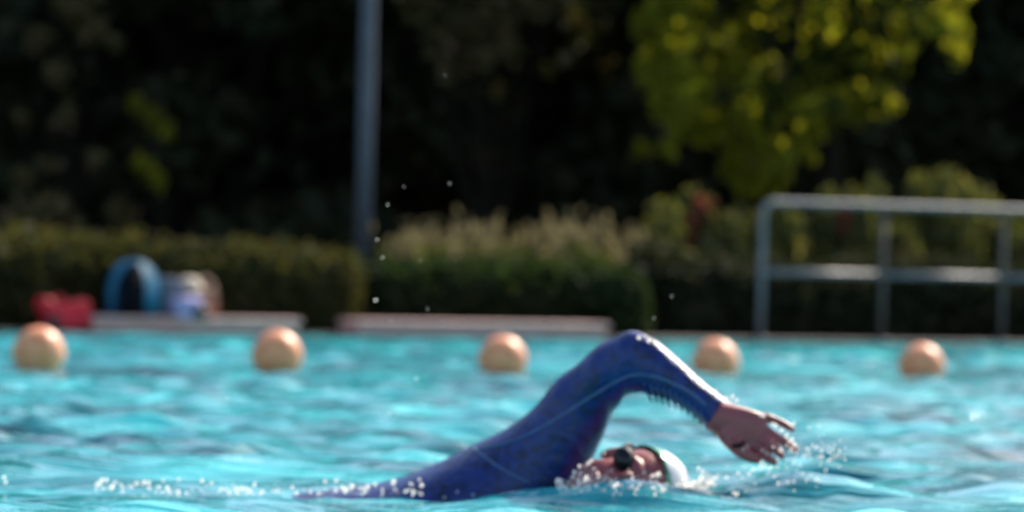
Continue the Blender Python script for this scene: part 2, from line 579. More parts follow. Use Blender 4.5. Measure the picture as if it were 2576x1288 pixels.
# ------------------------------------------------------------------ hanging yellow-green tree
def hanging_tree():
    base = P(2060, 800, 34.2); base.z = .03
    t = empty('maple_tree', base)
    tag(t, 'sunlit yellow green tree with low drooping branches above the handrail', 'tree')
    o = np.array(base)
    bm = bmesh.new()
    tube(bm, [(0, 0, -.05), (.05, .03, 1.2), (.0, .1, 2.4), (.1, 0, 3.8), (.05, .1, 5.2)], [.13, .11, .1, .07, .03], 10)
    # drooping clumps given by where their ends hang (picture column, row, depth, radius)
    cl = []
    spec = [(1650, 40, .20), (1690, 120, .2), (1650, 175, .18), (1720, 200, .2), (1700, 280, .17), (1770, 250, .2), (1790, 330, .15), (1725, 310, .13),
            (1622, 380, .05), (1740, 40, .22), (1850, 60, .24), (1850, 180, .24), (1900, 280, .22), (1880, 350, .17), (1850, 410, .14), (1890, 450, .09),
            (1960, 400, .16), (1930, 330, .18), (1960, 455, .10), (1900, 480, .06), (2030, 340, .14), (2000, 230, .22), (2050, 130, .24), (2090, 30, .24), (1960, 40, .24),
            (2060, 270, .14), (2130, 200, .2), (2160, 260, .15), (2225, 255, .13), (2255, 275, .08), (2180, 110, .2), (2240, 160, .16), (2210, 30, .22),
            (2300, 70, .2), (2320, 0, .22), (2380, 40, .18), (2420, 80, .14), (2440, 105, .09), (2435, 30, .14), (1700, -60, .25), (1850, -90, .3),
            (2000, -100, .3), (2150, -90, .3), (2300, -110, .3), (2410, -60, .2), (1800, 130, .2)]
    pts = []; inner = []
    for i, (x, y, r) in enumerate(spec):
        r *= .88; x -= max(0, (x - 2150) * .12)
        Z = 33.2 + rng.normal() * .45
        c = np.array(P(x, y, Z)) - o
        k = int(230 * (r / .2) ** 1.6) + 14
        pts.append(ball_pts(k // 4, c, (r * 1.15, r * 1.2, r * 1.3), .1))
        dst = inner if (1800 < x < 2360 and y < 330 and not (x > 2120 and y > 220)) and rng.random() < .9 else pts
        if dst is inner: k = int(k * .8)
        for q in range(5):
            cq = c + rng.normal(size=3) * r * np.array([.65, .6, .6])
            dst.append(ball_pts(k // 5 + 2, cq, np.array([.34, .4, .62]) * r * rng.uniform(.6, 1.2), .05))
        if i % 2 == 0:
            top = Vector((c[0] * .35, c[1] * .35, max(2.8, c[2] + .9)))
            tube(bm, [top, Vector(c) * .5 + top * .5 + Vector((0, 0, .35)), Vector(c)], [.03, .018, .006], 5)
    # upper crown, above the picture
    for i in range(20):
        a = rng.random() * 6.28; q = 1.7 * math.sqrt(rng.random())
        c = np.array([math.cos(a) * q, math.sin(a) * q * .9 + .3, rng.uniform(3.3, 5.6)])
        pts.append(ball_pts(150, c, (.42, .42, .34), .2))
    bm_obj('trunk', bm, M['bark'], t)
    cr = quads_obj('crown', leaves_at(np.vstack(pts), .062, 1.6), M['leaf_yel'], t)
    quads_obj('shaded_foliage', leaves_at(np.vstack(inner), .075, 1.25), M['leaf_shade'], t)  # middle clumps, their shade carried by the darker leaf colour


hanging_tree()

# ------------------------------------------------------------------ dark trees behind
bt = [(-7.6, 37.5, 7, 'dark tree at the far left edge of the grove', 'leaf_dark'),
      (-5.0, 38.5, 7.5, 'dark leafy tree standing left of the yellow leaf spray', 'leaf_dark'),
      (-2.4, 37.4, 7, 'dark tree directly behind the olive hedge, left of the lamp post', 'leaf_dark'),
      (-.2, 38.6, 7.6, 'dark tree behind the lamp post and the feather grasses', 'leaf_dark'),
      (2.2, 37.8, 7.2, 'dark tree left of the yellow green tree', 'leaf_dark'),
      (4.6, 39.5, 7.4, 'dark tree behind the yellow green tree', 'leaf_dark'),
      (7.0, 40.4, 7.2, 'dark tree at the right edge behind the handrail', 'leaf_dark'),
      (-10.5, 37.5, 7, 'dark tree past the left picture edge', 'leaf_dark')
      ]
for x, y, h, l, mm in bt:
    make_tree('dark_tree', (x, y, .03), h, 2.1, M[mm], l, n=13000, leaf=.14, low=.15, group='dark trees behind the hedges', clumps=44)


def bush(name, spec, leafm, label, base, leaf=.06, dens=260):
    t = empty(name, base)
    tag(t, label, 'bush')
    bm = bmesh.new(); pts = []
    o = np.array(base)
    for x, y, Z, r in spec:
        c = np.array(P(x, y, Z)) - o
        pts.append(ball_pts(int(dens * (r / .2) ** 1.7) + 10, c, (r, r, r), .1))
        tube(bm, [(0, 0, 0), Vector(c) * .5 + Vector((0, 0, .1)), Vector(c)], [.02, .014, .006], 5)
    bm_obj('stems', bm, M['bark'], t)
    quads_obj('leaves', leaves_at(np.vstack(pts), leaf), leafm, t)


b0 = P(100, 700, 34.0); b0.z = .03
bush('brown_bush', [(60, 560, 34, .18), (120, 545, 34, .2), (170, 580, 34, .15), (30, 600, 34, .2), (110, 610, 34, .2)], M['leaf_brown'],
     'brownish rounded bush rising behind the olive hedge at far left', b0)
b0 = P(150, 600, 35.5); b0.z = .03
bush('tall_bush', [(150, 190, 35.5, .1), (230, 80, 35.5, .14), (290, 110, 35.5, .08), (200, 10, 35.5, .2), (170, 300, 35.5, .1), (60, 450, 35.5, .1),
                   (240, 400, 35.5, .1), (60, 300, 35.5, .08), (120, 420, 35.5, .1), (190, 590, 35.5, .1), (300, 540, 35.5, .14), (90, 100, 35.5, .12)],
     M['leaf_brown'], 'thin dim brown leaved bush at upper left', b0, dens=110)
b0 = P(420, 600, 35.0); b0.z = .03
bush('young_tree', [(340, 262, 35, .07), (385, 300, 35, .1), (420, 330, 35, .08), (360, 420, 35, .1), (400, 460, 35, .1)], M['leaf_yel'],
     'thin young tree with a few yellow green leaves left of the lamp post', b0, dens=60)
b0 = P(1230, 600, 35.4); b0.z = .03
bush('brown_tree', [(1060, 15, 35.4, .2), (1180, 60, 35.4, .2), (1260, 40, 35.4, .2), (1340, 10, 35.4, .18), (1270, 130, 35.4, .14), (1200, 150, 35.4, .16),
                    (1130, 170, 35.4, .12), (1110, 100, 35.4, .16), (1390, -30, 35.4, .2), (1220, -40, 35.4, .3), (1050, -60, 35.4, .3)],
     M['leaf_brown'], 'brown leaved tree hanging in from the top, right of the lamp post', b0, dens=150)

# far wood reading as one mass
n = 30000
pp = np.stack([rng.uniform(-34, 36, n), rng.uniform(44, 50, n), rng.random(n) ** .8 * 9.0], 1)
pp[:, 1] += pp[:, 0] * .12
pp[:, 2] *= 1 - .62 * np.clip((pp[:, 0] - 7) / 3, 0, 1)  # wood lowered on the right so more sky reflects in the water
pp[:, 2] *= 1 + .10 * np.sin(pp[:, 0] * .9) + .06 * np.sin(pp[:, 0] * 2.7)
V = leaves_at(pp, .62, 1.3)
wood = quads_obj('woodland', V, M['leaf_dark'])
tag(wood, 'dark wood closing the view behind the trees', 'wood', kind='stuff')

hx = [-120, -60, -30, 0, 7, 11, 30, 60, 120]  # dark bank added behind the wood to block sky gaps, low at right
hz = [5, 6.5, 7.5, 7.6, 7.2, 2.6, 2.4, 3, 3]
hv = []
for x_, z_ in zip(hx, hz):
    hv += [(x_, 51 + .1 * x_, -.05), (x_, 53.5 + .1 * x_, z_ * .8), (x_, 57 + .1 * x_, z_), (x_, 70 + .1 * x_, z_), (x_, 120, -.05)]
hf_ = [(5 * i + j, 5 * i + 5 + j, 5 * i + 6 + j, 5 * i + 1 + j) for i in range(len(hx) - 1) for j in range(4)]
hl = mesh_obj('sky_backing', hv, hf_, simple('sky_backing_dark', (.012, .016, .008), (.02, .022, .012), 1.5, 1, .8, spec=0, bscale=5), smooth=True)
tag(hl, kind='structure')

# ------------------------------------------------------------------ lamp post
def lamp_post():
    b0 = edge(913, 1.25, .012)
    t = empty('lamp_post', b0)
    tag(t, 'tall plain grey metal lamp post standing between the two hedges', 'lamp post')
    mt = simple('post_paint', (.07, .07, .095), (.055, .055, .07), 9, .55, .15, metal=.1)
    bm = bmesh.new()
    tube(bm, [(0, 0, 0), (0, 0, 1.5), (0, 0, 3.5), (0, 0, 5.4)], [.052, .050, .046, .040], 20)
    bm_obj('pole', bm, mt, t)
    bm = bmesh.new(); tube(bm, [(0, 0, -.01), (0, 0, .25), (0, 0, .27)], [.09, .09, .065], 20); bm_obj('base_sleeve', bm, mt, t)
    bm = bmesh.new(); tube(bm, [(0, 0, 5.38), (0, -.1, 5.6), (0, -.6, 5.72), (0, -.8, 5.72)], [.045, .04, .035, .035], 12); bm_obj('arm', bm, mt, t)
    bm = bmesh.new(); box_bm(bm, (0, -1.05, 5.72), (.22, .5, .09), 0, .03); h = bm_obj('lamp_head', bm, mt, t)
    bm = bmesh.new(); box_bm(bm, (0, -1.05, 5.665), (.17, .4, .02), 0, .005)
    bm_obj('diffuser', bm, simple('diffuser', (.5, .5, .48), (.45, .45, .43), 5, .3), h)


lamp_post()

# ------------------------------------------------------------------ handrail
def handrail():
    base = edge(1917, .22, .012)
    t = empty('handrail', base, AE)
    tag(t, 'grey tubular metal handrail with two rails at the far pool edge', 'handrail')
    mt = simple('galvanised_tube', (.19, .18, .19), (.13, .12, .13), 12, .5, .1, metal=.1)
    xs_ = []
    for xp in (1917, 2222, 2524, 2823):
        q = edge(xp, .22, .012) - base
        xs_.append(q.dot(UE))
    top, mid = .885, .435
    r = .021
    pm = simple('shaded_post', (.11, .09, .085), (.08, .065, .06), 12, .7, .1)  # darker than the rails; shade on the posts put into the colour
    bm = bmesh.new()
    end = xs_[-1] + .3
    pts = [(0, 0, -.02), (0, 0, mid), (0, 0, top - .085)]
    for k in range(1, 7):
        a = k / 6 * math.pi / 2
        pts.append((.085 - .085 * math.cos(a), 0, top - .085 + .085 * math.sin(a)))
    pts += [(xs_[1], 0, top), (xs_[2], 0, top), (xs_[3], 0, top - .0), (end, 0, top)]
    tube(bm, pts, r, 14)
    bm_obj('top_rail', bm, mt, t)
    for a, b_ in zip(xs_, xs_[1:] + [end]):
        bm = bmesh.new(); tube(bm, [(a + .028, 0, mid), ((a + b_) / 2, 0, mid), (b_ - .028, 0, mid)], .020, 12); bm_obj('middle_rail', bm, mt, t)
    for a in xs_[1:]:
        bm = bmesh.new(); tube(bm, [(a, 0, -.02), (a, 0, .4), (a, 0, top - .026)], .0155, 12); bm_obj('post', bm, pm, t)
    for a in xs_:
        bm = bmesh.new(); tube(bm, [(a, 0, 0), (a, 0, .012), (a, 0, .016)], [.055, .055, .03], 16); bm_obj('foot_flange', bm, mt, t)


handrail()

# ------------------------------------------------------------------ lane floats
def float_mat():
    m, nt, b = mat_new('float_plastic')
    tc = nt.nodes.new('ShaderNodeTexCoord')
    n = noise(nt, 13, 6, .7, tc.outputs['Object'])
    r = ramp(nt, n.outputs['Fac'], [(.34, (.56, .17, .06)), (.46, (.78, .27, .11)), (.66, (.84, .38, .20))])
    nt.links.new(r.outputs['Color'], b.inputs['Base Color'])
    b.inputs['Roughness'].default_value = .48
    b.inputs['Subsurface Weight'].default_value = .0
    b.inputs['Subsurface Radius'].default_value = (.05, .02, .01)
    n2 = noise(nt, 60, 3, .6, tc.outputs['Object'])
    bp = nt.nodes.new('ShaderNodeBump'); bp.inputs['Strength'].default_value = .08; bp.inputs['Distance'].default_value = .004
    nt.links.new(n2.outputs['Fac'], bp.inputs['Height']); nt.links.new(bp.outputs['Normal'], b.inputs['Normal'])
    return m


FM = float_mat()
FB = [Vector((-1.874, 17.3, 0)), Vector((1.845, 19.7, 0))]
fdir = (FB[1] - FB[0]) / 4
fa = math.atan2(fdir.y, fdir.x)


def lane_float():
    t = empty('lane_float', (0, 0, 0), fa)
    bm = bmesh.new()
    r = .104
    bmesh.ops.create_uvsphere(bm, u_segments=48, v_segments=28, radius=r)
    for v in bm.verts:            # moulded seam round the middle, flattened poles where the rope enters
        a = abs(v.co.z)
        if a < .006: v.co.x *= 1.012; v.co.y *= 1.012
        if a > r * .95: v.co.z *= .97
    bmesh.ops.rotate(bm, verts=bm.verts, matrix=Matrix.Rotation(math.pi / 2, 3, 'Y'))
    bm_obj('shell', bm, FM, t)
    for s in (-1, 1):
        bm = bmesh.new()
        tube(bm, [(s * .088, 0, 0), (s * .104, 0, 0), (s * .112, 0, 0)], [.024, .022, .016], 16)
        bm_obj('collar', bm, FM, t)
    return t


fl0 = lane_float()
fl_l = ['orange round lane float at the left picture edge, below the red bag', 'orange round lane float below the right end of the ledge with bags',
        'orange round lane float in front of the bare pink ledge', "orange round lane float just behind the swimmer's forearm",
        'orange round lane float alone at the right, below the handrail']
kids = list(fl0.children)
for i in range(-3, 8):
    kx = ([97, 697, 1264, 1800, 2318][i] - 1288 + 5.5) / F if 0 <= i <= 4 else 0
    sl_ = fdir.y / fdir.x
    zz_ = (FB[0].y - sl_ * FB[0].x) / (1 - sl_ * kx)
    p = Vector((kx * zz_, zz_, 0))
    inside = 0 <= i <= 4
    if not inside: continue
    if i == 0: t = fl0
    else:
        t = fl0.copy(); COL.objects.link(t)
        for ch in kids:
            c_ = ch.copy(); COL.objects.link(c_); c_.parent = t
    t.location = (p.x, p.y, [.068, .066, .056, .052, .042][i])
    t.rotation_euler = (rng.uniform(-.5, .5), rng.uniform(-.06, .06), fa)
    tag(t, fl_l[i], 'lane float', 'round orange lane floats')
bm = bmesh.new()
a, b_ = FB[0] - fdir * 4, FB[0] + fdir * 8
tube(bm, [a.lerp(b_, k / 60) + Vector((0, 0, -.045)) for k in range(61)], .006, 6)
rp = bm_obj('lane_rope', bm, simple('rope', (.4, .35, .25), (.3, .26, .2), 30, .8))
tag(rp, 'thin rope just under the water joining the orange floats', 'rope')

# ------------------------------------------------------------------ belongings on the ledge
def soft(name, bm, mat, parent, sub=2, jit=0.0, seed=1):
    if jit:
        r = random.Random(seed)
        for v in bm.verts:
            v.co += Vector((r.gauss(0, jit), r.gauss(0, jit), r.gauss(0, jit)))
    bmesh.ops.recalc_face_normals(bm, faces=bm.faces)
    for _ in range(sub):
        bmesh.ops.subdivide_edges(bm, edges=bm.edges, cuts=1, use_grid_fill=True, smooth=.6)
    for _ in range(2):
        bmesh.ops.smooth_vert(bm, verts=bm.verts, factor=.5, use_axis_x=True, use_axis_y=True, use_axis_z=True)
    return bm_obj(name, bm, mat, parent)


LZ = .1045     # top of the coping


def on_ledge(x, o=.14):
    return edge(x, o, LZ)


def red_bag():
    p = edge(168, .12, .012)
    t = empty('red_bag', p, AE)
    tag(t, 'slumped bright red bag on the deck beside the left end of the pink ledge', 'bag')
    mt = simple('red_nylon', (.75, .008, .02), (.42, .006, .012), 14, .7, .6, bscale=30)
    bm = bmesh.new()
    box_bm(bm, (0, 0, .085), (.31, .17, .17))
    bmesh.ops.subdivide_edges(bm, edges=bm.edges, cuts=2, use_grid_fill=True)
    for v in bm.verts:
        if v.co.z > .1:
            v.co.z += .05 * abs(v.co.x / .15) - .025
            v.co.y *= .6
        v.co.x += .03 * math.sin(v.co.z * 30)
    soft('pouch', bm, mt, t, 1, .008, 4)
    bm = bmesh.new(); tube(bm, [(-.12, 0, .14), (-.1, -.02, .19), (-.04, -.03, .2), (0, -.02, .13)], .009, 8); bm_obj('handle', bm, mt, t)
    bm = bmesh.new(); tube(bm, [(.06, -.02, .13), (.1, -.02, .17), (.14, -.01, .17), (.15, 0, .1)], .009, 8); bm_obj('handle', bm, mt, t)
    bm = bmesh.new(); box_bm(bm, (-.1, -.075, .05), (.1, .03, .08), 0, .012)
    bm_obj('side_pocket', bm, simple('black_cloth', (.01, .01, .012), (.02, .02, .02), 20, .7), t)


def backpack():
    p = on_ledge(338)
    t = empty('backpack', p, AE - .15)
    tag(t, 'standing backpack with bright blue sides and black front on the pink ledge', 'backpack')
    blue = simple('blue_nylon', (.004, .15, .26), (.003, .11, .19), 12, .55, .4, bscale=40)
    blk = simple('black_nylon', (.004, .004, .006), (.006, .006, .009), 12, .9, .4, spec=.08, bscale=40)
    def arch(w_, h_, n=14):
        out = []
        for k in range(n + 1):
            a = math.pi * k / n
            x = -math.cos(a) * w_ / 2
            z = math.sin(a) ** .55 * h_
            out.append((x, z))
        return out
    def slab(w_, h_, y0, y1):
        bm = bmesh.new(); o = arch(w_, h_)
        A = [bm.verts.new((x, y0, z)) for x, z in o]; B = [bm.verts.new((x, y1, z)) for x, z in o]
        for i in range(len(o) - 1): bm.faces.new((A[i], A[i + 1], B[i + 1], B[i]))
        bm.faces.new((A[-1], A[0], B[0], B[-1])); bm.faces.new(list(reversed(A))); bm.faces.new(B)
        bmesh.ops.recalc_face_normals(bm, faces=bm.faces)
        bmesh.ops.bevel(bm, geom=list(bm.edges), offset=.012, segments=2, affect='EDGES')
        return bm
    bm_obj('main_bag', slab(.30, .335, -.08, .09), blue, t)
    fp = bm_obj('front_panel', slab(.155, .315, -.125, -.082), blk, t); fp.location = (-.035, 0, 0)
    sp_ = bm_obj('shaded_side', slab(.11, .25, -.112, -.083), simple('shaded_blue_nylon', (.006, .02, .045), (.004, .014, .03), 12, .8, .4, spec=.1), t); sp_.location = (-.088, 0, 0)  # added darker panel; shade on the bag's left side put into its colour
    bm = bmesh.new(); tube(bm, [(-.04, 0, .325), (-.03, 0, .36), (.03, 0, .36), (.04, 0, .325)], .008, 8); bm_obj('grab_handle', bm, blk, t)
    for s in (-1, 1):
        bm = bmesh.new(); tube(bm, [(s * .08, .09, .28), (s * .1, .13, .18), (s * .09, .1, .04)], .012, 8); bm_obj('shoulder_strap', bm, blk, t)
    bm = bmesh.new(); tube(bm, [(-.08, -.13, .18), (-.03, -.134, .19), (.02, -.13, .18)], .004, 6); bm_obj('zip', bm, blk, t)


def folded(name, x, o, z, size, mat, label, cat, rot=0, seed=1, lumpy=.012):
    p = edge(x, o, z)
    bm = bmesh.new()
    box_bm(bm, (0, 0, size[2] / 2), size)
    bmesh.ops.subdivide_edges(bm, edges=bm.edges, cuts=2, use_grid_fill=True)
    ob = soft(name, bm, mat, None, 1, lumpy, seed)
    ob.location = p; ob.rotation_euler = (0, 0, AE + rot)
    return tag(ob, label, cat)


red_bag(); backpack()
folded('grey_bundle', 428, .15, LZ, (.13, .12, .22), simple('grey_cloth', (.15, .15, .18), (.09, .09, .12), 14, .85, .4),
       'grey rolled cloth standing against the blue backpack', 'towel', 0, 3)
folded('lilac_towel', 472, .05, LZ, (.16, .12, .12), simple('lilac_cloth', (.44, .40, .62), (.34, .28, .50), 18, .85, .5),
       'crumpled lilac towel lying on the pink ledge beneath the beige sun hat', 'towel', .2, 5)
folded('black_pouch', 505, .0, LZ, (.08, .08, .06), simple('black_leather', (.012, .01, .016), (.02, .02, .03), 18, .5, .4),
       'small black pouch beside the lilac towel', 'pouch', .3, 8, .005)


def sun_hat():
    p = edge(478, .17, LZ + .13)
    t = empty('sun_hat', p, AE)
    tag(t, 'pale beige rounded sun hat resting on the heap of towels', 'hat')
    mt = simple('straw', (.62, .48, .36), (.50, .38, .28), 40, .8, .5, bscale=90)
    bm = bmesh.new()
    prof = [(.105, .02), (.1, .012), (.088, .02), (.084, .05), (.07, .085), (.04, .105), (.004, .11)]
    rings = []
    for r_, z_ in prof:
        rings.append([bm.verts.new((math.cos(a) * r_, math.sin(a) * r_ * .9, z_ + .008 * math.sin(3 * a) * (r_ > .09))) for a in np.linspace(0, 6.283, 25)[:-1]])
    for a_, b2 in zip(rings, rings[1:]):
        for k in range(24): bm.faces.new((a_[k], a_[(k + 1) % 24], b2[(k + 1) % 24], b2[k]))
    bm.faces.new(rings[-1])
    bm_obj('crown', bm, mt, t)
    bm = bmesh.new(); tube(bm, [(math.cos(a) * .087, math.sin(a) * .079, .028) for a in np.linspace(0, 6.283, 25)], .005, 6, False)
    bm_obj('hat_band', bm, simple('band', (.25, .14, .09), (.2, .1, .07), 20, .8), t)


sun_hat()


def brown_bag():
    p = on_ledge(520, .2)
    t = empty('brown_bag', p, AE)
    tag(t, 'brown leather shoulder bag with arched strap at the right of the heap', 'bag')
    mt = simple('brown_leather', (.30, .13, .075), (.2, .09, .055), 12, .5, .4)
    bm = bmesh.new(); box_bm(bm, (-.02, 0, .085), (.15, .1, .17)); bmesh.ops.subdivide_edges(bm, edges=bm.edges, cuts=2, use_grid_fill=True)
    soft('pouch', bm, mt, t, 1, .004, 9)
    bm = bmesh.new(); box_bm(bm, (-.02, -.056, .13), (.14, .012, .08), 0, .004); bm_obj('flap', bm, mt, t)
    bm = bmesh.new(); tube(bm, [(-.08, 0, .15), (-.05, 0, .22), (0, 0, .24), (.05, 0, .2), (.07, 0, .12), (.075, 0, .03)], .012, 8); bm_obj('strap', bm, mt, t)


brown_bag()

# ------------------------------------------------------------------ the swimmer
SZ = 8.8
person = empty('person', P(1330, 1240, SZ))
tag(person, 'swimmer in a long sleeved blue suit and white cap doing front crawl, bent arm raised', 'person')
PO = person.location.copy()

sec = [  # upper x,y, lower x,y, depth half width, Z centre
    (-120, 1300, -120, 1330, .030, 8.86), (60, 1285, 60, 1345, .05, 8.86), (250, 1246, 250, 1340, .085, 8.85), (500, 1242, 510, 1385, .12, 8.84), (750, 1236, 770, 1430, .155, 8.83),
    (900, 1222, 950, 1450, .155, 8.82), (1000, 1202, 1070, 1455, .155, 8.81), (1090, 1168, 1190, 1440, .155, 8.80),
    (1190, 1118, 1330, 1400, .145, 8.79), (1262, 1083, 1435, 1330, .125, 8.76), (1325, 1040, 1470, 1215, .095, 8.72),
    (1400, 958, 1515, 1098, .066, 8.68), (1470, 898, 1545, 1035, .060, 8.65), (1532, 853, 1570, 1000, .055, 8.62),
    (1592, 832, 1600, 983, .052, 8.60), (1650, 856, 1632, 988, .050, 8.58), (1712, 907, 1680, 1004, .046, 8.56),
    (1772, 962, 1735, 1037, .038, 8.54), (1815, 996, 1767, 1064, .033, 8.53), (1842, 1013, 1796, 1090, .031, 8.52)]
rows = spline([list(s) for s in sec], 300)


def loft(bm, rows, inset=1.0, seg=40, wr=False, extra=0.0):
    rings = []
    n = len(rows)
    for i, r in enumerate(rows):
        U = P(r[0], r[1], r[5]); L = P(r[2], r[3], r[5])
        c = (U + L) / 2 - PO; h = (U - L) / 2
        ring = []
        for k in range(seg):
            a = 2 * math.pi * k / seg
            ca, sa = math.cos(a), math.sin(a)
            e = .92
            p = c + h * (inset * math.copysign(abs(sa) ** e, sa)) + Vector((0, 1, 0)) * (r[4] * inset * math.copysign(abs(ca) ** e, ca))
            if extra: p += (p - c).normalized() * extra
            if wr:
                t = i / n
                # folds on the inner side of the elbow and soft folds along the arm
                fold = math.exp(-((t - .77) / .075) ** 2) * max(0, -sa) ** 1.5
                p += (p - c).normalized() * (.0060 * math.sin(i * 1.45) * fold)
                g2 = math.exp(-((t - .62) / .12) ** 2)
                p += (p - c).normalized() * (.0022 * math.sin(i * .28 + a * 2) * g2)
            ring.append(bm.verts.new(p))
        rings.append(ring)
    for A_, B_ in zip(rings, rings[1:]):
        for k in range(seg):
            bm.faces.new((A_[k], A_[(k + 1) % seg], B_[(k + 1) % seg], B_[k]))
    bm.faces.new(list(reversed(rings[0]))); bm.faces.new(rings[-1])


def ellipsoid(bm, c, r, rot=None, u=24, v=16):
    m_ = Matrix.Translation(Vector(c)) @ (rot.to_4x4() if rot else Matrix.Identity(4)) @ Matrix.Diagonal((*r, 1))
    bmesh.ops.create_uvsphere(bm, u_segments=u, v_segments=v, radius=1, matrix=m_)


def bake(ob, vox, smooth_it=4, factor=.5):
    md = ob.modifiers.new('r', 'REMESH'); md.mode = 'VOXEL'; md.voxel_size = vox; md.use_smooth_shade = True
    if smooth_it:
        s = ob.modifiers.new('s', 'SMOOTH'); s.iterations = smooth_it; s.factor = factor
    dg = bpy.context.evaluated_depsgraph_get()
    me2 = bpy.data.meshes.new_from_object(ob.evaluated_get(dg))
    ob.modifiers.clear()
    mats = [m_ for m_ in ob.data.materials]
    ob.data = me2
    me2.materials.clear()
    for m_ in mats: me2.materials.append(m_)
    me2.polygons.foreach_set('use_smooth', [True] * len(me2.polygons))
    return ob


def skin_mat():
    m, nt, b = mat_new('skin')
    tc = nt.nodes.new('ShaderNodeTexCoord')
    n = noise(nt, 22, 5, .6, tc.outputs['Object'])
    r = ramp(nt, n.outputs['Fac'], [(.3, (.22, .046, .042)), (.55, (.28, .062, .062)), (.75, (.34, .046, .045))])
    nt.links.new(r.outputs['Color'], b.inputs['Base Color'])
    b.inputs['Roughness'].default_value = .38
    b.inputs['Subsurface Weight'].default_value = .35
    b.inputs['Subsurface Radius'].default_value = (.02, .006, .003)
    b.inputs['Subsurface Scale'].default_value = .7
    n2 = noise(nt, 160, 3, .6, tc.outputs['Object'])
    bp = nt.nodes.new('ShaderNodeBump'); bp.inputs['Strength'].default_value = .15; bp.inputs['Distance'].default_value = .002
    nt.links.new(n2.outputs['Fac'], bp.inputs['Height']); nt.links.new(bp.outputs['Normal'], b.inputs['Normal'])
    return m


M['skin'] = skin_mat()
bm = bmesh.new()
loft(bm, rows, .88, 32)
# --- head: crown axis along +x (swim direction), face turned to the camera
HC = P(1576, 1225, 8.56) - PO
hu = (P(1712, 1196, 8.56) - P(1450, 1242, 8.56)).normalized()     # chin -> crown
hr = Vector((0, .30, 1)); hr = (hr - hu * hr.dot(hu)).normalized()   # towards the upper temple
hf = -(hu.cross(hr)).normalized()
if hf.y > 0: hf = -hf
HM = Matrix((hu, hr, hf)).transposed()


def hp(u, r_, f):
    return HC + HM @ Vector((u, r_, f))


ellipsoid(bm, hp(.022, 0, -.015), (.097, .073, .092), HM)
ellipsoid(bm, hp(-.035, 0, .020), (.062, .058, .066), HM)
ellipsoid(bm, hp(-.080, 0, .042), (.030, .036, .034), HM)          # chin
ellipsoid(bm, hp(-.05, .025, .040), (.045, .030, .035), HM)          # cheeks
ellipsoid(bm, hp(-.05, -.025, .040), (.045, .030, .035), HM)
ellipsoid(bm, hp(.022, 0, .070), (.018, .045, .014), HM)             # brow
ellipsoid(bm, hp(-.012, 0, .092), (.030, .010, .014), HM)            # nose bridge
ellipsoid(bm, hp(-.030, 0, .100), (.013, .016, .014), HM)            # nose tip
ellipsoid(bm, hp(-.055, 0, .082), (.006, .024, .010), HM)            # upper lip
ellipsoid(bm, hp(-.067, 0, .079), (.007, .021, .010), HM)            # lower lip
for s in (1, -1):
    ellipsoid(bm, hp(-.012, s * .074, -.005), (.030, .010, .017), HM)  # ears
# neck
tube(bm, [hp(-.02, -.01, -.03), hp(-.09, -.02, -.05), P(1400, 1285, 8.74) - PO], [.055, .052, .055], 20)
# far arm reaching forward under the water
tube(bm, [P(1340, 1290, 8.92) - PO, P(1600, 1335, 9.0) - PO, P(1850, 1345, 8.98) - PO, P(2080, 1360, 8.95) - PO, P(2180, 1365, 8.95) - PO], [.065, .048, .038, .026, .03], 16)
# --- recovering hand
HZ = 8.505
def Q(x, y, dz=0.0): return P(x, y, HZ + dz) - PO


def chain(bm, pts, rad, seg=14):
    """smooth tapered finger with round end"""
    n = len(pts)
    tube(bm, pts, rad, seg)
    for p, r_ in zip(pts, rad):
        bmesh.ops.create_icosphere(bm, subdivisions=2, radius=r_ * 1.01, matrix=Matrix.Translation(Vector(p)))


# wrist and palm as an oval loft
palm = [(1815, 1010, 1775, 1078, .026, HZ), (1845, 1016, 1798, 1093, .025, HZ), (1870, 1022, 1825, 1120, .023, HZ), (1895, 1030, 1850, 1139, .021, HZ),
        (1918, 1040, 1878, 1146, .018, HZ), (1932, 1052, 1902, 1144, .014, HZ)]
loft(bm, spline([list(s) for s in palm], 24), 1.0, 28)
mm_ = 1 / 1250
chain(bm, [Q(1900, 1050, .004), Q(1930, 1050, .004), Q(1950, 1057, .004), Q(1972, 1066, .002), Q(1993, 1079, .0)], [.0115, .0100, .0088, .0080, .0066])
chain(bm, [Q(1898, 1072, 0), Q(1930, 1085, -.004), Q(1955, 1100, -.008), Q(1978, 1114, -.010), Q(2001, 1131, -.010)], [.0120, .0108, .0096, .0086, .0070])
chain(bm, [Q(1895, 1095, -.002), Q(1920, 1106, -.010), Q(1940, 1117, -.022), Q(1955, 1130, -.034), Q(1966, 1146, -.042)], [.0140, .0126, .0110, .0094, .0074])
chain(bm, [Q(1885, 1118, -.002), Q(1905, 1130, -.010), Q(1922, 1142, -.022), Q(1934, 1153, -.032), Q(1949, 1163, -.036)], [.0135, .0125, .0110, .0092, .0070])
# thumb from the side of the palm near its base
chain(bm, [Q(1832, 1100, -.010), Q(1852, 1122, -.022), Q(1870, 1138, -.030), Q(1888, 1149, -.036), Q(1905, 1156, -.038)], [.0170, .0155, .0138, .0115, .0085])
ellipsoid(bm, Q(1838, 1092, -.012), (.026, .016, .022), None)
body = bm_obj('body', bm, M['skin'], person)
bake(body, .0032, 5)

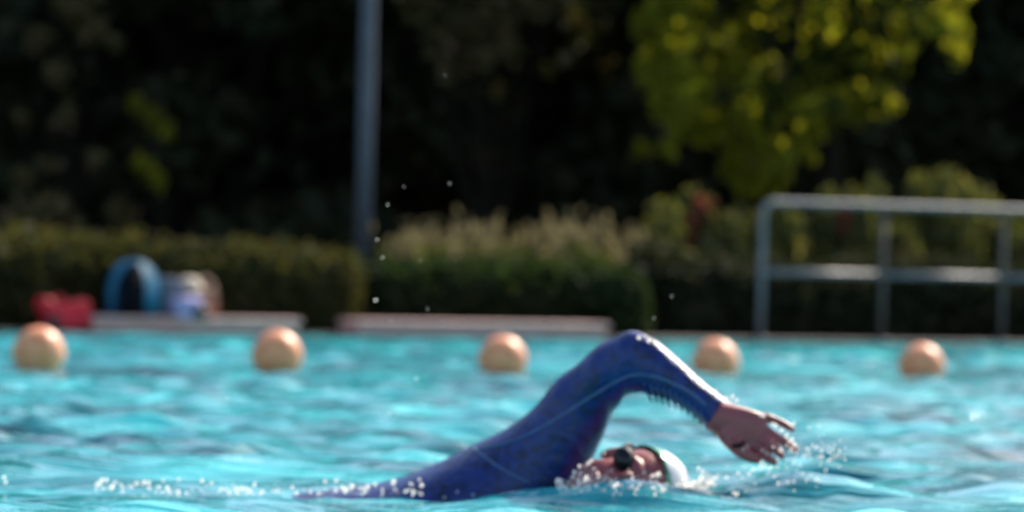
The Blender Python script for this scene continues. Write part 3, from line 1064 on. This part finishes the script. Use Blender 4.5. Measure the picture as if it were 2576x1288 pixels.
# --- suit
def suit_mat():
    m, nt, b = mat_new('suit_fabric')
    tc = nt.nodes.new('ShaderNodeTexCoord')
    n = noise(nt, 24, 5, .65, tc.outputs['Object'], 1.2)
    r = ramp(nt, n.outputs['Fac'], [(.32, (.0006, .003, .026)), (.45, (.0005, .013, .09)), (.55, (.0005, .021, .15)), (.60, (.001, .02, .13)), (.66, (.022, .028, .06))])
    nt.links.new(r.outputs['Color'], b.inputs['Base Color'])
    b.inputs['Roughness'].default_value = .40
    b.inputs['Specular IOR Level'].default_value = .4
    b.inputs['Sheen Weight'].default_value = .0
    b.inputs['Sheen Tint'].default_value = (.6, .65, 1, 1)
    n2 = noise(nt, 30, 4, .6, tc.outputs['Object'], .5)
    bp = nt.nodes.new('ShaderNodeBump'); bp.inputs['Strength'].default_value = .7; bp.inputs['Distance'].default_value = .008
    nt.links.new(n2.outputs['Fac'], bp.inputs['Height']); nt.links.new(bp.outputs['Normal'], b.inputs['Normal'])
    return m


bm = bmesh.new()
loft(bm, rows, 1.0, 56, True)
suit = bm_obj('swim_suit', bm, suit_mat(), person)
bake(suit, .003, 2)
# cuff
seam_m = simple('seam_thread', (.07, .15, .30), (.05, .11, .24), 30, .6)
cuffp = []
bm = bmesh.new()
U, L_ = P(1841, 1013, 8.52) - PO, P(1796, 1090, 8.52) - PO
cc, hh = (U + L_) / 2, (U - L_) / 2
ring = [cc + hh * (1.02 * math.sin(a)) + Vector((0, .0325 * math.cos(a), 0)) for a in np.linspace(0, 6.2832, 33)]
tube(bm, ring, .0028, 6, False)
bm_obj('cuff', bm, simple('cuff_cloth', (.008, .015, .10), (.006, .01, .08), 30, .5), person)

# seams laid on the suit's near side
bv = BVHTree.FromPolygons([v.co.copy() for v in suit.data.vertices], [tuple(p.vertices) for p in suit.data.polygons])


def seam(pl, r_=.0022):
    cam = Vector((0, 0, H)) - PO
    pts = []
    for q in spline([list(map(float, a)) for a in pl], len(pl) * 10):
        d = (P(q[0], q[1], 8.0) - PO - cam).normalized()
        h_ = bv.ray_cast(cam, d)
        if h_[0] is not None: pts.append(h_[0] + h_[1] * .0006)
    bm = bmesh.new(); tube(bm, pts, r_, 6)
    bm_obj('seam', bm, seam_m, suit)


seam([(1204, 1130), (1280, 1112), (1350, 1082), (1420, 1040), (1490, 995), (1545, 962), (1590, 943), (1640, 945), (1690, 962), (1740, 988), (1775, 1018)])
seam([(1190, 1126), (1225, 1152), (1262, 1178), (1300, 1198), (1335, 1215)])

for k in range(10):
    x = 1630 + 15.5 * k
    y = float(np.interp(x, [1600, 1640, 1700, 1740, 1780], [984, 991, 1010, 1035, 1066]))
    seam([(x - 9, y - 26), (x - 4, y - 14), (x + 1, y - 3)], .0020)
    bm = bmesh.new()
    tube(bm, [P(x - 8, y - 18, 8.55) - PO, P(x + 2, y + 1, 8.545) - PO, P(x + 10, y + 21, 8.55) - PO], [.0040, .0034, .0018], 8)
    bm_obj('sleeve_fold', bm, suit.data.materials[0], suit)

# --- cap, goggles, dark stroke on the hand
def cap():
    m, nt, b = mat_new('cap_silicone')
    tc = nt.nodes.new('ShaderNodeTexCoord')
    sp = nt.nodes.new('ShaderNodeSeparateXYZ'); nt.links.new(tc.outputs['Generated'], sp.inputs[0])
    n = noise(nt, 3, 2, .5, tc.outputs['Generated'])
    ad = nt.nodes.new('ShaderNodeMath'); ad.operation = 'MULTIPLY_ADD'; ad.inputs[1].default_value = .04
    nt.links.new(n.outputs['Fac'], ad.inputs[0]); nt.links.new(sp.outputs['X'], ad.inputs[2])
    ad2 = nt.nodes.new('ShaderNodeMath'); ad2.operation = 'MULTIPLY_ADD'; ad2.inputs[1].default_value = .3
    nt.links.new(sp.outputs['Z'], ad2.inputs[0]); nt.links.new(ad.outputs[0], ad2.inputs[2])
    r = ramp(nt, ad2.outputs[0], [(.0, (.02, .22, .12)), (.955, (.015, .26, .15)), (.975, (.62, .62, .64)), (1, (.68, .67, .68))])
    nt.links.new(r.outputs['Color'], b.inputs['Base Color'])
    b.inputs['Roughness'].default_value = .28
    bm = bmesh.new()
    bmesh.ops.create_uvsphere(bm, u_segments=48, v_segments=32, radius=1)
    for v in bm.verts: v.co = v.co.copy()
    # local axes u, r, f ; cut away the face side
    bmesh.ops.bisect_plane(bm, geom=list(bm.verts) + list(bm.edges) + list(bm.faces), plane_co=(.10, 0, 0), plane_no=(1, 0, -.62), clear_inner=True)
    for v in bm.verts:
        q = Vector((v.co.x * .1015 + .019, v.co.y * .080, v.co.z * .097 - .015))
        q *= 1 + .006 * math.sin(q.y * 90) * (v.co.x > .3)
        v.co = hp(*q)
    ob = bm_obj('swim_cap', bm, m, person)
    s = ob.modifiers.new('t', 'SOLIDIFY'); s.thickness = .0015; s.offset = 1
    return ob


cap()
blk = simple('goggle_rubber', (.004, .004, .005), (.007, .007, .009), 30, .6, spec=.2)
gl = empty  # goggles: frame with two lenses and strap
bm = bmesh.new()
for s in (1, -1):
    ellipsoid(bm, hp(.004, s * .036 + .001, .070), (.022, .028, .018), HM)
tube(bm, [hp(.006, .012, .090), hp(.007, 0, .094), hp(.006, -.012, .090)], .004, 8)
gog = bm_obj('goggles', bm, blk, person)
lens = simple('smoked_lens', (.004, .004, .006), (.007, .007, .009), 10, .22, spec=.3)
for s in (1, -1):
    bm = bmesh.new(); ellipsoid(bm, hp(.004, s * .037 + .001, .084), (.016, .020, .010), HM); bm_obj('lens', bm, lens, gog)
bm = bmesh.new()
tube(bm, [hp(.004, .058, .066), hp(.014, .074, .040), hp(.026, .078, .010)], .0045, 8); bm_obj('strap', bm, blk, gog)
bm = bmesh.new(); tube(bm, [Q(1843, 1121, -.043), Q(1853, 1120, -.048), Q(1864, 1117, -.042), Q(1871, 1112, -.030)], .0042, 8)  # short black stroke across the heel of the hand
bm_obj('dark_stroke', bm, blk, person)

# ------------------------------------------------------------------ spray
def drop_mat():
    m, nt, b = mat_new('water_drops')
    b.inputs['Base Color'].default_value = (.95, .97, 1, 1)
    b.inputs['Roughness'].default_value = .12
    b.inputs['IOR'].default_value = 1.33
    t = nt.nodes.new('ShaderNodeBsdfTranslucent'); t.inputs['Color'].default_value = (1, .93, .86, 1)
    gls = nt.nodes.new('ShaderNodeBsdfGlossy'); gls.inputs['Roughness'].default_value = .3; gls.inputs['Color'].default_value = (1, 1, 1, 1)
    tp = nt.nodes.new('ShaderNodeBsdfTransparent')
    ms = nt.nodes.new('ShaderNodeMixShader'); ms.inputs[0].default_value = .35
    nt.links.new(t.outputs[0], ms.inputs[1]); nt.links.new(gls.outputs[0], ms.inputs[2])
    m2 = nt.nodes.new('ShaderNodeMixShader'); m2.inputs[0].default_value = .5
    nt.links.new(tp.outputs[0], m2.inputs[1]); nt.links.new(ms.outputs[0], m2.inputs[2])
    nt.links.new(m2.outputs[0], nt.nodes['Material Output'].inputs['Surface'])
    return m


DM = drop_mat()
ico = bmesh.new(); bmesh.ops.create_icosphere(ico, subdivisions=2, radius=1)
IV = np.array([v.co for v in ico.verts]); IF = np.array([[v.index for v in f.verts] for f in ico.faces]); ico.free()


def drops(name, arr, label):
    """arr rows: x, y (picture), Z, radius"""
    allv = []; allf = []
    for k, (x, y, Z, r_) in enumerate(arr):
        c = np.array(P(x, y, Z))
        sc = np.array([rng.uniform(.8, 1.2), rng.uniform(.8, 1.2), rng.uniform(.85, 1.25)]) * r_
        allv.append(IV * sc + c); allf.append(IF + len(IV) * k)
    o = mesh_obj(name, np.vstack(allv), np.vstack(allf), DM, smooth=True)
    return tag(o, label, 'spray', kind='stuff')


D = []
# beads along the wake and body
for x, y, r_ in [(10, 1200, 3.2), (14, 1212, 3), (256, 1207, 4.2), (268, 1206, 3.2), (290, 1212, 2.6), (346, 1215, 3.2), (362, 1213, 4.6), (374, 1214, 3.6), (400, 1224, 3), (424, 1228, 3),
                 (448, 1238, 4.4), (470, 1239, 2.4), (508, 1208, 3.4), (532, 1214, 3), (556, 1228, 2.8), (568, 1230, 2.6), (450, 1205, 2.6), (592, 1228, 3.4), (598, 1240, 3.2), (620, 1228, 2.4),
                 (640, 1218, 3.6), (628, 1234, 3.2), (700, 1230, 2.4), (735, 1225, 2.8), (746, 1240, 3.4), (818, 1210, 3), (846, 1208, 3.4), (860, 1224, 3.2), (870, 1233, 4.2), (915, 1238, 2.8),
                 (905, 1228, 2.6), (943, 1217, 3.2), (962, 1232, 2.6), (990, 1212, 4.4), (1032, 1215, 2.4), (1055, 1205, 2.4), (1020, 1235, 3.2), (1040, 1238, 3.8), (1060, 1242, 2.6), (1118, 1250, 2.6),
                 (1150, 1236, 2.4), (1190, 1244, 2.4), (330, 1222, 2.4), (575, 1238, 2.4), (655, 1240, 2.2), (780, 1236, 2.4), (800, 1242, 2.2)]:
    D.append((x, y, 8.63 + rng.normal() * .02, r_ * .00108))
for i in range(170):
    x = rng.uniform(240, 1080)
    D.append((x, 1222 + 10 * (x > 420) + rng.normal() * 9, 8.66 + rng.normal() * .03, min(.005, .0010 * math.exp(rng.normal() * .8))))
drops('wake_spray', D, 'bright beads of water along the wake over the swimmer\'s legs and back')
D = []
for i in range(800):          # in front of the face
    x = rng.uniform(1395, 1680)
    y = 1248 - max(0, rng.normal(14, 16)) - 18 * math.exp(-((x - 1505) / 40) ** 2) * rng.random()
    if 1440 < x < 1500: y -= rng.uniform(0, 22)
    D.append((x, y - 4, 8.36 + rng.normal() * .025, min(.0048, .0010 * math.exp(rng.normal() * .65))))
for x, y, r_ in [(1480, 1165, 3.4), (1487, 1158, 3), (1458, 1172, 3), (1445, 1188, 3.4), (1440, 1200, 2.8), (1460, 1190, 2.8), (1500, 1222, 3), (1520, 1205, 2.8), (1432, 1250, 3.6), (1440, 1255, 3), (1470, 1250, 4),
                 (1482, 1252, 3.6), (1500, 1254, 3.4), (1512, 1240, 3.8), (1520, 1232, 3), (1523, 1247, 4), (1545, 1250, 3.6), (1560, 1218, 3), (1590, 1222, 3), (1610, 1218, 2.6), (1520, 1140, 2)]:
    D.append((x, y, 8.33, r_ * .00108))
for i in range(260):          # bright tuft in front of the cap
    x = rng.normal(1760, 20); y = 1219 - .45 * (x - 1760) + rng.normal() * 9
    D.append((x, y, 8.47 + rng.normal() * .03, min(.005, .0018 * math.exp(rng.normal() * .6))))
for x, y in [(1757, 1178), (1768, 1186), (1720, 1205), (1706, 1218), (1845, 1238), (1853, 1242), (1790, 1250)]:
    D.append((x, y, 8.48, .0035))
drops('face_splash', D, 'white splash of drops round the face and in front of the cap')
D = []
for x, y, r_ in [(1962, 1130, 3), (1945, 1124, 2.4), (1930, 1140, 2.6), (1918, 1132, 2.6), (1880, 1122, 2.2), (1870, 1130, 2.2), (1990, 1128, 3), (1913, 1041, 3), (1921, 1044, 3.2), (1997, 1064, 3.2), (1944, 1066, 3.2),
                 (1952, 1070, 3.2), (1965, 1082, 3.2), (1978, 1096, 3.2), (1992, 1104, 3), (2000, 1118, 3), (1825, 1002, 3.6), (1842, 997, 2.8), (1853, 1006, 3), (1607, 849, 3.8), (1632, 857, 3.4), (1800, 984, 3)]:
    D.append((x, y, 8.45, r_ * .00108))
for i in range(90):
    x = rng.uniform(1920, 2130); y = 1130 + .10 * (x - 1950) + rng.normal() * 16 - 14 * math.exp(-((x - 2070) / 25) ** 2)
    D.append((x, y, 8.5 + rng.normal() * .04, rng.uniform(.0012, .0023)))
for i in range(45):
    x = rng.normal(1960, 70); y = 1190 + rng.normal() * 22
    D.append((x, y, 8.55 + rng.normal() * .04, rng.uniform(.0012, .0028)))
drops('hand_spray', D, 'fine drops flying from the raised hand over the water')
D = []
sr = np.random.default_rng(77)
def strings(n, xr, yf, Z, L, up=1.0):
    for i in range(n):
        x = sr.uniform(*xr); y = yf(x); a = sr.uniform(-.2, 1.1) * up; l = sr.uniform(.3, 1) * L
        r0 = sr.uniform(.0005, .0011)
        for k in range(9):
            t = k / 8
            D.append((x + math.cos(a) * l * t, y - math.sin(a) * l * t + 6 * t * t, Z + sr.normal() * .002, r0 * (1.2 - .7 * t) * (1.8 if sr.random() < .12 else 1)))
strings(26, (1410, 1520), lambda x: 1238 + sr.normal() * 8, 8.35, 26)
strings(22, (1520, 1690), lambda x: 1240 + sr.normal() * 7, 8.35, 18)
strings(26, (1715, 1790), lambda x: 1232 - .35 * (x - 1740) + sr.normal() * 7, 8.45, 26)
strings(34, (240, 1050), lambda x: 1236 + sr.normal() * 5, 8.62, 16, .5)
strings(14, (1870, 1960), lambda x: 1168 + sr.normal() * 8, 8.5, 24, .6)
drops('water_strings', D, 'thin torn strings of water thrown up round the head, hand and wake')
D = []
for x, y, r_ in [(1119, 190, .8), (1016, 470, 1.3), (1131, 462, 1.3), (975, 515, 1.4), (949, 603, 1.6), (962, 648, 1.5), (1057, 655, 1), (945, 755, 3), (1075, 777, 1), (1690, 745, 1.2), (985, 805, 1.3),
                 (1047, 952, 1.8), (1645, 800, 1), (570, 1000, 1.5), (980, 1040, 1.5), (2035, 1076, 2.4), (2060, 1070, 2)]:
    D.append((x, y, 8.7, r_ * .001))
drops('flying_drops', D, 'single tiny drops in the air against the dark hedge and trees')

# ------------------------------------------------------------------ camera
cd = bpy.data.cameras.new('camera')
cd.sensor_width = 36
cd.lens = 36 * F / 2576
cd.clip_start = .1
cd.clip_end = 2000
cd.dof.use_dof = True
cd.dof.focus_distance = 6.45
cd.dof.aperture_fstop = 4.9
cam = link(bpy.data.objects.new('camera', cd))
cam.matrix_world = Matrix.Translation((0, 0, H)) @ (Matrix.Rotation(math.pi / 2 + PITCH, 4, 'X') @ Matrix.Rotation(ROLL, 4, 'Z'))
SC.camera = cam
SC.render.engine = 'CYCLES'
SC.view_settings.view_transform = 'Standard'
SC.view_settings.look = 'None'
SC.view_settings.gamma = 1
SC.view_settings.exposure = 0.8
